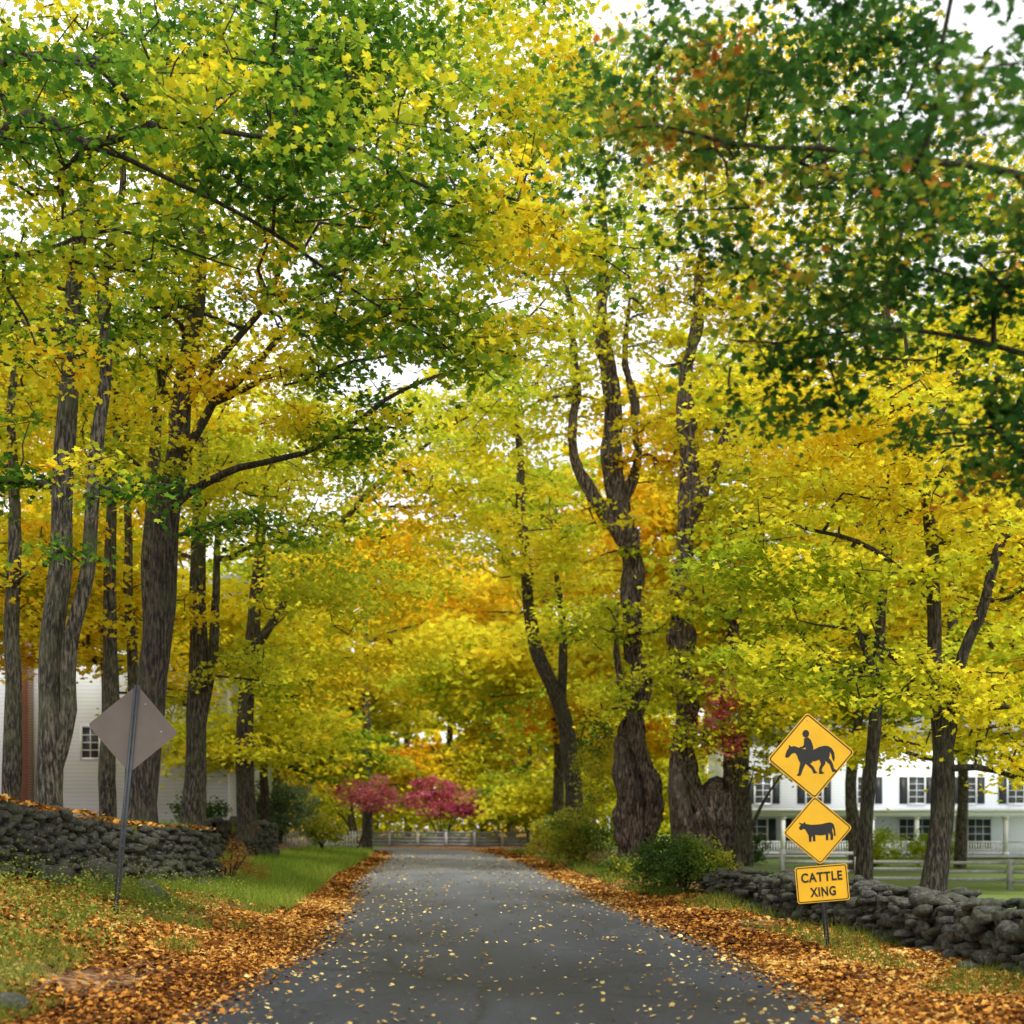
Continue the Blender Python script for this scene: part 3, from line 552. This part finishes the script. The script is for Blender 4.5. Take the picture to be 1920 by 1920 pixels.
plant('maple_tree',(-8.2,13.5,1.8),'large maple holding green and yellow boughs over the road',T,
 [([(-8.2,13.5,1.7),(-8.1,13.5,4),(-7.9,13.5,7),(-7.5,13.5,10),(-7,13.5,13)],[.45,.34,.28,.2,.06]),
  ([(-8,13.5,6.5),(-6.4,13.4,8),(-5,13.3,9.0),(-4.3,13.2,8.55),(-3.2,13.1,8.7),(-1.5,13,8.3),(.3,13,7.7),(1.2,13,7.2)],[.1,.08,.065,.055,.03,.02,.013,.008]),
  ([(-4.3,13.2,8.6),(-2.8,13.4,7.9),(-1.4,13.6,7.1),(-.5,13.7,6.4)],[.03,.022,.015,.008]),
  ([(-6.4,13.4,7.8),(-5.2,13.6,7.5),(-4.2,13.8,7.9),(-3,14,7.6)],[.04,.03,.02,.008]),
  ([(-7.9,13.5,7.4),(-6,14,9.6),(-4,14.3,10.2),(-1.5,14.5,10.4)],[.1,.06,.035,.01])],
 [(-4.8,13.3,8.8,1.5,1.6,.9,26),(-3,13.2,8.9,1.5,1.5,.9,28),(-1.5,13.2,8.4,1.4,1.3,.9,28),(-.3,13.2,7.8,1.1,1.1,.6,24),(.8,13,7.5,.8,.8,.4,14),(-1.2,13.5,7.1,1,.9,.5,20),(-2.6,13.4,7.9,1.2,1,.6,16),(-2.8,14.3,10.0,2.4,1.5,.7,34),(-5.4,13.8,7.4,.9,1.2,.5,10),(-4.9,13.5,6.6,.5,.8,.25,4),(-4.2,13.6,7.6,.8,.8,.3,8),(-.4,13.4,6.6,.6,.5,.35,10),(-5.6,14,9.9,1,1.2,.5,14)],
 'mixed',.094,50,0,.55,BARK,bias=-.04,seedv=8,nsc=.8,cw=(.5,.34,.16),twr=.008)
plant('oak_tree',(7.2,8.5,.1),'broad tree with dark green boughs turning orange',T,
 [([(7.2,8.5,-.1),(7.1,8.5,2.5),(6.9,8.5,5),(6.6,8.5,8),(6.2,8.5,11)],[.5,.38,.32,.22,.06]),
  ([(7,8.5,4.5),(5.2,8.3,5.2),(3.8,8.2,5.6),(2.6,8.4,5.9),(1.4,8.8,6.2),(.6,9.3,6.8)],[.12,.06,.032,.022,.014,.006]),
  ([(7,8.5,3.6),(5.4,8.6,4.3),(4,8.8,4.7),(2.8,9,5),(1.6,9.4,5.2)],[.1,.05,.026,.016,.006]),
  ([(6.8,8.5,6),(4.8,7.4,6.2),(3.2,6.6,6.2),(2,6.4,6.0)],[.1,.05,.025,.01])],
 [(3.2,8.6,5.2,1.2,1.1,.7,30),(2.2,9,5.6,1.2,1.1,.8,27),(1.3,9.4,6.6,.9,1,.7,20),(2.8,7.2,5.7,1.1,.8,.7,20),(3.4,8.9,4.4,.8,.8,.45,15),(2.0,9.2,4.9,.8,.8,.4,14),(2.6,8.6,6.9,1.6,1.4,.6,40),(.9,9.6,7.2,.5,.7,.4,9),(3.7,8.6,4,.5,.5,.3,6),(2.5,6.6,5.0,.5,.4,.35,4),(3.1,9.8,6.2,1.4,1,.9,20),(1.9,10.2,7.6,1.4,1,.6,26)],
 'green',.066,62,0,.38,BARK,amp=.1,seedv=9,nsc=.9,flatc=.45,cw=(.28,.46,.26),twr=.0065,bias=.0)
# right side
plant('maple_tree',(7.7,23,.1),'dark forked yellow maple behind the low stone wall',T,
 [([(7.45,23,-.1),(7.58,23,.6),(7.78,23,2.3),(7.68,23,4),(7.5,23,6),(7.35,23,8),(7.1,23,10.5)],[.28,.22,.19,.14,.12,.09,.03]),
  ([(7.74,23,2.6),(8.05,23,4),(8.5,22.9,6),(9.2,22.8,7.6),(10,22.7,9)],[.13,.11,.09,.07,.03]),
  ([(7.5,23,5.5),(6.4,22.8,6.6),(5.2,22.6,6.9),(4,22.4,6.7)],[.06,.045,.03,.012]),
  ([(7.6,23,2.6),(8.6,22.6,2.5),(9.8,22.3,2.2)],[.07,.05,.02]),([(7.5,23,4),(6.3,22.8,5),(5,22.6,5.2)],[.055,.035,.012])],
 [(7.1,23,8.6,2.6,2.4,1.4,54),(4.8,22.6,8.9,2,2,1,36),(8.8,22.8,6.6,2,2,1.3,38),(5.4,22.6,5.8,2,1.8,.8,32),(4.2,22.4,6.2,1.5,1.5,.7,22),(4.4,22.2,4.3,1.1,1.2,.5,16),(8.6,22.5,3.7,1.6,1.5,.8,24),(6.4,22.5,4.2,1.2,1.2,.6,14),(6,22.5,7.4,2,1.5,.7,26),(9.3,22.4,2.6,1.0,1.2,.4,12)],
 'yellow',.11,70,0,.62,BARK,seedv=10,bias=-.07)
plant('maple_tree',(7.1,26,.1),'slender young maple trunk behind the stone wall',T,
 [([(7.05,26,-.1),(7.15,26,1),(7.4,26,3.5),(7.5,26,6),(7.4,26,9)],[.19,.145,.13,.1,.04]),([(7.45,26,4.5),(7,26,5.6),(6.6,26,6.6)],[.08,.06,.02])],
 [(7.5,26,8.5,2.5,2,2,40),(9,27,4.8,1.6,1.5,.8,18),(5.7,26,4.9,1.2,1.2,.6,12),(8.2,27,3.5,1.0,1,.45,12)],'yellow',.13,60,1,.7,BARK,seedv=11)
plant('maple_tree',(11,33,-.2),'bright yellow maple on the lawn',T,[([(10.95,33,-.4),(11,33,3),(11.3,33,7),(11,33,12)],[.2,.16,.13,.05])],
 [(11,33,10,4,3.5,3,85),(12.5,32,6.2,3,2.5,1.5,46),(8.5,33,7,2.2,2,1.4,28),(13.4,31.5,4.6,1.6,1.6,.6,16),(10.2,32,4.9,1.8,1.5,.6,22),(7.4,33,4.9,1.1,1.2,.5,12),(8.6,33,3.7,1.2,1,.5,16),(12.3,33,3.8,1.4,1,.5,18),(13.8,33,3.2,.9,1,.45,10)],'yellow',.155,62,1,.85,BARK,seedv=12)
plant('maple_tree',(10,36,-.3),'tall sparse yellow maple rising over the lawn',T,[([(9.9,36,-.5),(10.2,36,5),(10.6,36,11),(10.5,36,17),(10.4,36,24)],[.2,.17,.16,.12,.04]),([(10.6,36,11),(13,36,15),(15,36,20)],[.15,.11,.03])],
 [(10,36,19,3.5,3,3.2,62),(14,36,19,3.4,3,3.2,50),(7.6,36,15.5,2.6,2.4,2,38),(12,36,14.5,3,3,1.8,44),(16.5,36,14,2.5,2.5,2,30),(6.5,36,20,2.4,2.4,1.8,26),(9,36,23,3,2.6,1.6,36),(5.5,36.5,23,2.2,2,1.3,22)],'yellow',.17,56,1,.95,BARK2,seedv=18)
plant('maple_tree',(19.6,44,-.4),'broad yellow maple shading the lawn',T,[([(19.6,44,-.6),(19.2,44,4),(17.8,44,9),(16,44,16)],[.36,.28,.22,.08])],
 [(15,44,15,5,4,5,92),(11,44,13,3.5,3.5,3.5,52),(17,43,8.6,4,3.5,2.2,56),(19,43,18,4,4,4,50),(10,43,20,3.2,3,2.5,34)],'yellow',.21,56,1,1.0,BARK2,seedv=13)
# old maples
plant('old_maple_tree',(3.7,42,0),'ancient gnarled maple with hollow burled base and tall split trunk',T,
 [([(4.0,42,-.2),(4.0,42,.6),(4.0,42,1.6),(3.95,42,2.6),(3.8,42,4.2),(4.2,42,6.2),(3.9,42,8),(3.95,42,10.5),(3.35,42,13),(3.3,42,15.5),(2.95,42,18),(3.0,42,21),(2.8,42,25)],[.56,.46,.42,.45,.36,.29,.27,.26,.25,.22,.18,.12,.05]),
  ([(4.2,42,.6),(4.65,41.6,2.3),(4.1,41.5,4.4),(3.5,41.6,6.5),(3.3,41.6,9)],[.27,.23,.18,.12,.05]),
  ([(3.9,42,10.5),(2.6,42,12.5),(2.0,42,14),(2.1,42,17),(1.6,42,19.5)],[.2,.16,.14,.1,.04]),
  ([(3.6,42,12),(4.2,42,14),(3.8,42,16.5),(3.9,42,19)],[.15,.12,.1,.04])],
 [(3.3,42,19.5,3.5,3,3,58),(.8,42,16.2,2.6,2.6,2.2,44),(1.6,41.5,11.2,2.6,2.5,1.6,34),(5,41.5,14,2.4,2.4,2,34),(2.4,41,8,1.8,1.8,1,18),(3.2,41,5.8,1.1,1,.7,8),(2.8,41.5,24.5,3.2,3,2.6,50),(6.3,41,8.8,2.2,2,1.2,26),(.4,42,21,2.2,2.2,1.6,26),(.8,42,25,2.2,2.2,1.8,24)],
 'yellow',.17,62,1,.9,BARK3,amp=.4,seedv=14,twr=.014,bias=-.06,step=.14)
plant('old_maple_tree',(6.3,40,0),'massive burled old maple stub with hollow dark trunk',T,
 [([(6.4,40,-.2),(6.4,40,.9),(6.35,40,1.8),(6.3,40,2.6),(6.45,40,3.1)],[.62,.56,.54,.48,.14]),
  ([(6.0,40,1.9),(5.4,40.1,3.6),(5.5,40.1,5),(5.25,40.1,7),(5.4,40.1,10),(5.6,40,12),(5.4,40,15),(5.8,40,18),(5.8,40,22)],[.34,.29,.26,.26,.25,.22,.18,.12,.04]),
  ([(6.0,40,.4),(5.35,39.7,1.9),(5.0,39.6,3.7)],[.3,.28,.10]),
  ([(6.6,40,2.0),(6.85,40,3.6),(6.6,40,5.5),(7,40,8),(6.9,40,11)],[.24,.19,.15,.11,.04]),([(5.4,40,10.5),(6.4,40,13),(7,40,16)],[.14,.1,.03])],
 [(6.5,40,17.5,3.2,3,3,50),(7.6,40,12,2.6,2.6,2,40),(6,39,8.6,2,2,1,24),(5.6,39,6.3,1.6,1.5,.9,20),(8.2,39.5,5.2,1.8,1.5,1.1,26),(6.5,39,4.5,1.2,1,.6,14),(6.5,40,22.5,3,3,2.4,40),(7.9,39,3.6,.8,.9,.5,9)],
 'gold',.165,60,1,.85,BARK3,amp=.42,seedv=15,twr=.014,bias=-.12,step=.14)
plant('maple_tree',(2.4,50,0),'dark leaning maple with upswept stems',T,
 [([(2.5,50,-.2),(2.4,50,3),(2.0,50,5.8),(.9,50,8.8),(.5,50,12),(.3,50,16),(.2,50,20)],[.42,.34,.3,.27,.21,.15,.05]),([(1.9,50,6.2),(2.0,50,9),(1.7,50,13)],[.2,.16,.06])],
 [(-.2,50,16,3.2,3,3,55),(1.6,50,12,2.4,2.4,1.6,32),(-.5,49,20,2.4,2.4,1.6,24),(3.4,49,9,2,2,1.4,20),(-1.6,49,12.5,2,2,1.4,26),(-2.6,50,17.5,2.4,2.4,1.8,30)],'lime',.18,60,1,.95,BARK,seedv=16,bias=.15)
# ------------------------------------------------------------------ generic trees, copied
def generic(seed,palette,h,label,bk,lo=.22,bias=0):
    r=random.Random(seed); b=[]
    for k in range(12):
        a=r.random()*6.28; q=r.random(); z=h*(lo+(.92-lo)*q); R=h*.22*(1.15-.6*q)*r.uniform(.6,1.2)
        b.append((math.cos(a)*R,math.sin(a)*R,z,h*.17,h*.17,h*.09,24))
    return plant('maple_tree',(0,0,0),label,T,[([(0,0,-.4),(.1,0,h*.25),(r.uniform(-.5,.5),0,h*.55),(r.uniform(-.8,.8),0,h*.92)],[h*.016,h*.012,h*.009,.04])],b,palette,.30,44,2,1.2,bk,seedv=seed,step=.7,twr=.013,nsc=.25,group='trees lining the road and woods',bias=bias)
G=[generic(21,'yellow',16,'tall yellow maple beside the road',BARK2),generic(22,'gold',17,'golden yellow maple at the wood edge',BARK,.22,.06),generic(23,'lime',15,'yellow green maple at the wood edge',BARK,.22,.12),generic(24,'mixed',16,'half turned green and yellow maple',BARK2,.22,.12),generic(25,'yellow',17,'high crowned yellow maple on the lawn',BARK2,.38)]
places=[(-11.5,47,4,1.0,1.2),(-10.8,56,2,.95,1.1),(-12.3,66,3,1.0,.8),(-14,78,0,1.05,.5),(-19,46,4,1,1.3),(-17,36,4,.9,1.3),(-14,33,4,.85,1.3),(-33,62,2,1.1,1.2),(-24,72,1,1.1,1),(-17,88,3,1.2,.3),(-13,102,2,1.1,-1.5),
 (7.5,58,4,1.05,0),(6.5,70,1,1.0,0),(8,84,2,1.1,0),(14.5,54,4,1.1,-.4),(21,60,4,1.1,-.4),(26,52,4,1.1,-.4),(34,66,4,1.2,-.5),(20,38,4,.9,-.4),(5,97,2,1.2,-1.5),
 (-9,110,1,1.5,-2.5),(-2.5,114,2,1.6,-2.5),(1.5,108,3,1.2,-2),(-6,120,1,1.7,-2.5),(-20,112,0,1.4,-2),(-30,104,1,1.3,0),(9,112,0,1.45,-2),(16,108,1,1.3,-.3),(26,112,0,1.4,-.3),(38,108,1,1.3,-.3),(0,134,1,1.9,-2),(-14,130,0,1.7,-2),
 (11.3,62,4,1.5,-.4),(23,54,4,1.7,-.4),(2.5,72,4,1.4,0),(-9.5,84,4,1.35,0)]
first=set()
for k,(x,y,g,s,z) in enumerate(places):
    a=random.random()*6.28
    if g not in first:
        first.add(g); e=G[g]; e.location=(x,y,z); e.rotation_euler=(0,0,a); e.scale=(s,s,s)
    else: copy_plant(G[g],(x,y,z),a,s)
n=15000; a=rng.uniform(-1.1,1.1,n); R=rng.uniform(155,185,n); P=np.c_[np.sin(a)*R,np.cos(a)*R,28*rng.random(n)**.9*(.65+.5*vn(np.c_[a*14,a*0,a*0]))]
V,F=leafverts(P,np.full(n,2.0),2,.5); put('distant_woods',fast('distant_woods',V,F,LEAF,pal('gold',.6*vn(P*.06)+.4*rng.random(n)-.1)),kind='stuff',label='far wooded rise in yellow autumn leaf')
n=9000; x=rng.uniform(-34,26,n); y=rng.uniform(103,109,n); z=(1.2+4.6*vn(np.c_[x*.28,y*.28,x*0]))*rng.random(n)**.7; P=np.c_[x,y,z]
V,F=leafverts(P,np.full(n,.38),2,.4); put('undergrowth',fast('undergrowth',V,F,LEAF,pal('lime',.9*vn(P*.22+4)+.0+.3*rng.random(n))),kind='stuff',label='green and yellow undergrowth below the far trees')
# ------------------------------------------------------------------ shrubs
def shrub(loc,blobs,palette,label,leaf=.07,per=60,rc=.3,lod=1,seed=0,stem=.5,name='shrub',bias=0,flatc=.8):
    x,y,z=loc; ps=[]
    for k in range(5):
        a=k*1.256+seed; ps.append(([(x,y,z-.1),(x+.25*stem*math.cos(a),y+.25*stem*math.sin(a),z+.5*stem),(x+.6*stem*math.cos(a),y+.6*stem*math.sin(a),z+1.1*stem)],[.03*max(1,stem),.02*max(1,stem),.01]))
    return plant(name,loc,label,'bush',ps,blobs,palette,leaf,per,lod,rc,BARK,parts=('stems','foliage'),twr=.005*max(1,stem),seedv=seed,up=.3,flatc=flatc,nsc=.6,twigs=1,bias=bias)
shrub((3.75,28,.05),[(3.7,28,.55,1.15,.8,.55,110),(3.2,28,.9,.5,.5,.45,26),(4.3,28,.9,.5,.5,.4,26),(3.8,28,1.15,.4,.4,.3,12)],'shrub','rounded leafy green shrub beside the low wall',.058,56,.22,1,1,bias=.24)
shrub((-9.9,82,.2),[(-9.9,82,4.1,2.2,1.8,1.3,54),(-8.5,82,3.2,1.6,1.4,.9,26),(-11.2,82,4.9,1.2,1.2,.7,14)],'pink','rosy red ornamental shrub tree',.17,48,.6,2,2,3,'ornamental_tree',flatc=.4,bias=.08)
shrub((-5.4,100,0),[(-5.4,100,3.6,3.0,1.8,1.5,66),(-3.6,100,2.9,1.8,1.4,.9,24),(-6.4,100,4.8,1.5,1.4,.8,16)],'pink','bright pink ornamental shrub tree behind the fence',.18,50,.65,2,3,3,'ornamental_tree',flatc=.4,bias=.08)
shrub((-10.5,58,1),[(-10.5,58,2.6,1.8,1.5,1.2,80)],'sage','grey green leafy shrub on the bank',.13,50,.45,1,4,1.2,bias=.15)
shrub((-8.9,60,.6),[(-8.9,60,1.4,1.2,1.2,.7,60)],'shrub','low green shrub on the bank',.11,50,.4,1,5,1,bias=.25)
shrub((-13.2,70,.6),[(-13.2,70,2.6,1.5,1.3,1.6,60)],'shrub','green shrub at the road bend',.16,50,.5,2,6,1.2,bias=.15)
shrub((2.5,47,.05),[(2.5,47,1.3,1.3,1.1,1.1,90),(3.0,46,4,.7,.8,1.8,46)],'shrub','dark vine covered thicket under the old maple',.1,60,.4,1,7,1,bias=.1)
shrub((2.2,60,.05),[(2.0,60,1.1,1.4,1.5,1.0,70)],'shrub','green bush on the roadside bank',.12,50,.4,1,8,1,bias=.22)
shrub((3.0,36,.05),[(3.1,36,.4,.6,.8,.35,30)],'shrub','small green roadside weed clump',.08,50,.25,1,9,.5,bias=.2)
shrub((-6.3,28.6,.3),[(-6.15,28.8,.75,.4,.7,.4,22),(-5.9,29.5,.5,.5,.7,.25,14)],'orange','reddish brown brambles at the wall end',.045,26,.25,1,10,.6,bias=.15)
shrub((6.6,39,.3),[(6.6,38.8,5.4,1.0,.5,.8,16),(6.4,38.8,4.2,.7,.4,.6,9)],'red','red creeper climbing the old maple trunk',.12,34,.4,1,11,3,'creeper_vine')
shrub((17.5,62,-.45),[(17.5,62,.5,1.5,1.2,1.0,60)],'lime','yellow green garden shrub by the porch',.13,50,.4,2,12,1)
shrub((21,64,-.45),[(21,64,.5,1.6,1.2,.9,60)],'lime','yellow green garden shrub by the porch',.13,50,.4,2,13,1)
shrub((12.2,66,-.45),[(12.1,66,.4,1.3,1.2,.8,50)],'shrub','green garden shrub by the porch',.13,50,.4,2,14,1)
shrub((-12.2,50,1.3),[(-12.2,50,2.0,1,1,.8,40)],'shrub','dark shrub beside the white house',.12,50,.4,2,15,1)
# ------------------------------------------------------------------ light and camera
el,az=math.radians(55),math.radians(150)
w=bpy.data.worlds.new('World'); scene.world=w; w.use_nodes=True; nt=w.node_tree; bg=nt.nodes['Background']
sk=nt.nodes.new('ShaderNodeTexSky'); sk.sky_type='NISHITA'; sk.sun_disc=False; sk.sun_elevation=el; sk.sun_rotation=az; sk.dust_density=3; sk.air_density=1
tc=nt.nodes.new('ShaderNodeTexCoord'); cn=noise(nt,2.2,5,tc.outputs['Generated'])
cr=nt.nodes.new('ShaderNodeMapRange'); cr.inputs['From Min'].default_value=.3; cr.inputs['From Max'].default_value=.7; cr.inputs['To Min'].default_value=8.5; cr.inputs['To Max'].default_value=13
nt.links.new(cn.outputs['Fac'],cr.inputs['Value'])
cc=nt.nodes.new('ShaderNodeCombineColor')
for k in range(3): nt.links.new(cr.outputs[0],cc.inputs[k])
mx=nt.nodes.new('ShaderNodeMixRGB'); mx.inputs[0].default_value=.85
nt.links.new(sk.outputs[0],mx.inputs[1]); nt.links.new(cc.outputs[0],mx.inputs[2]); nt.links.new(mx.outputs[0],bg.inputs[0]); bg.inputs[1].default_value=.15
sd=bpy.data.lights.new('sun','SUN'); sd.energy=3.2; sd.angle=math.radians(10); sd.color=(1,.97,.9)
so=bpy.data.objects.new('sun',sd); COL.objects.link(so)
dv=Vector((math.sin(az)*math.cos(el),math.cos(az)*math.cos(el),math.sin(el))); so.rotation_euler=dv.to_track_quat('Z','Y').to_euler()
cd=bpy.data.cameras.new('camera'); cam=bpy.data.objects.new('camera',cd); COL.objects.link(cam); cam.location=(0,0,1.55); cam.rotation_euler=(math.pi/2,0,0)
cd.sensor_width=36; cd.lens=45; cd.shift_y=.307; cd.clip_end=3000
cd.dof.use_dof=True; cd.dof.focus_distance=17.5; cd.dof.aperture_fstop=1.2
scene.camera=cam
scene.view_settings.view_transform='Standard'; scene.view_settings.look='None'; scene.view_settings.exposure=0
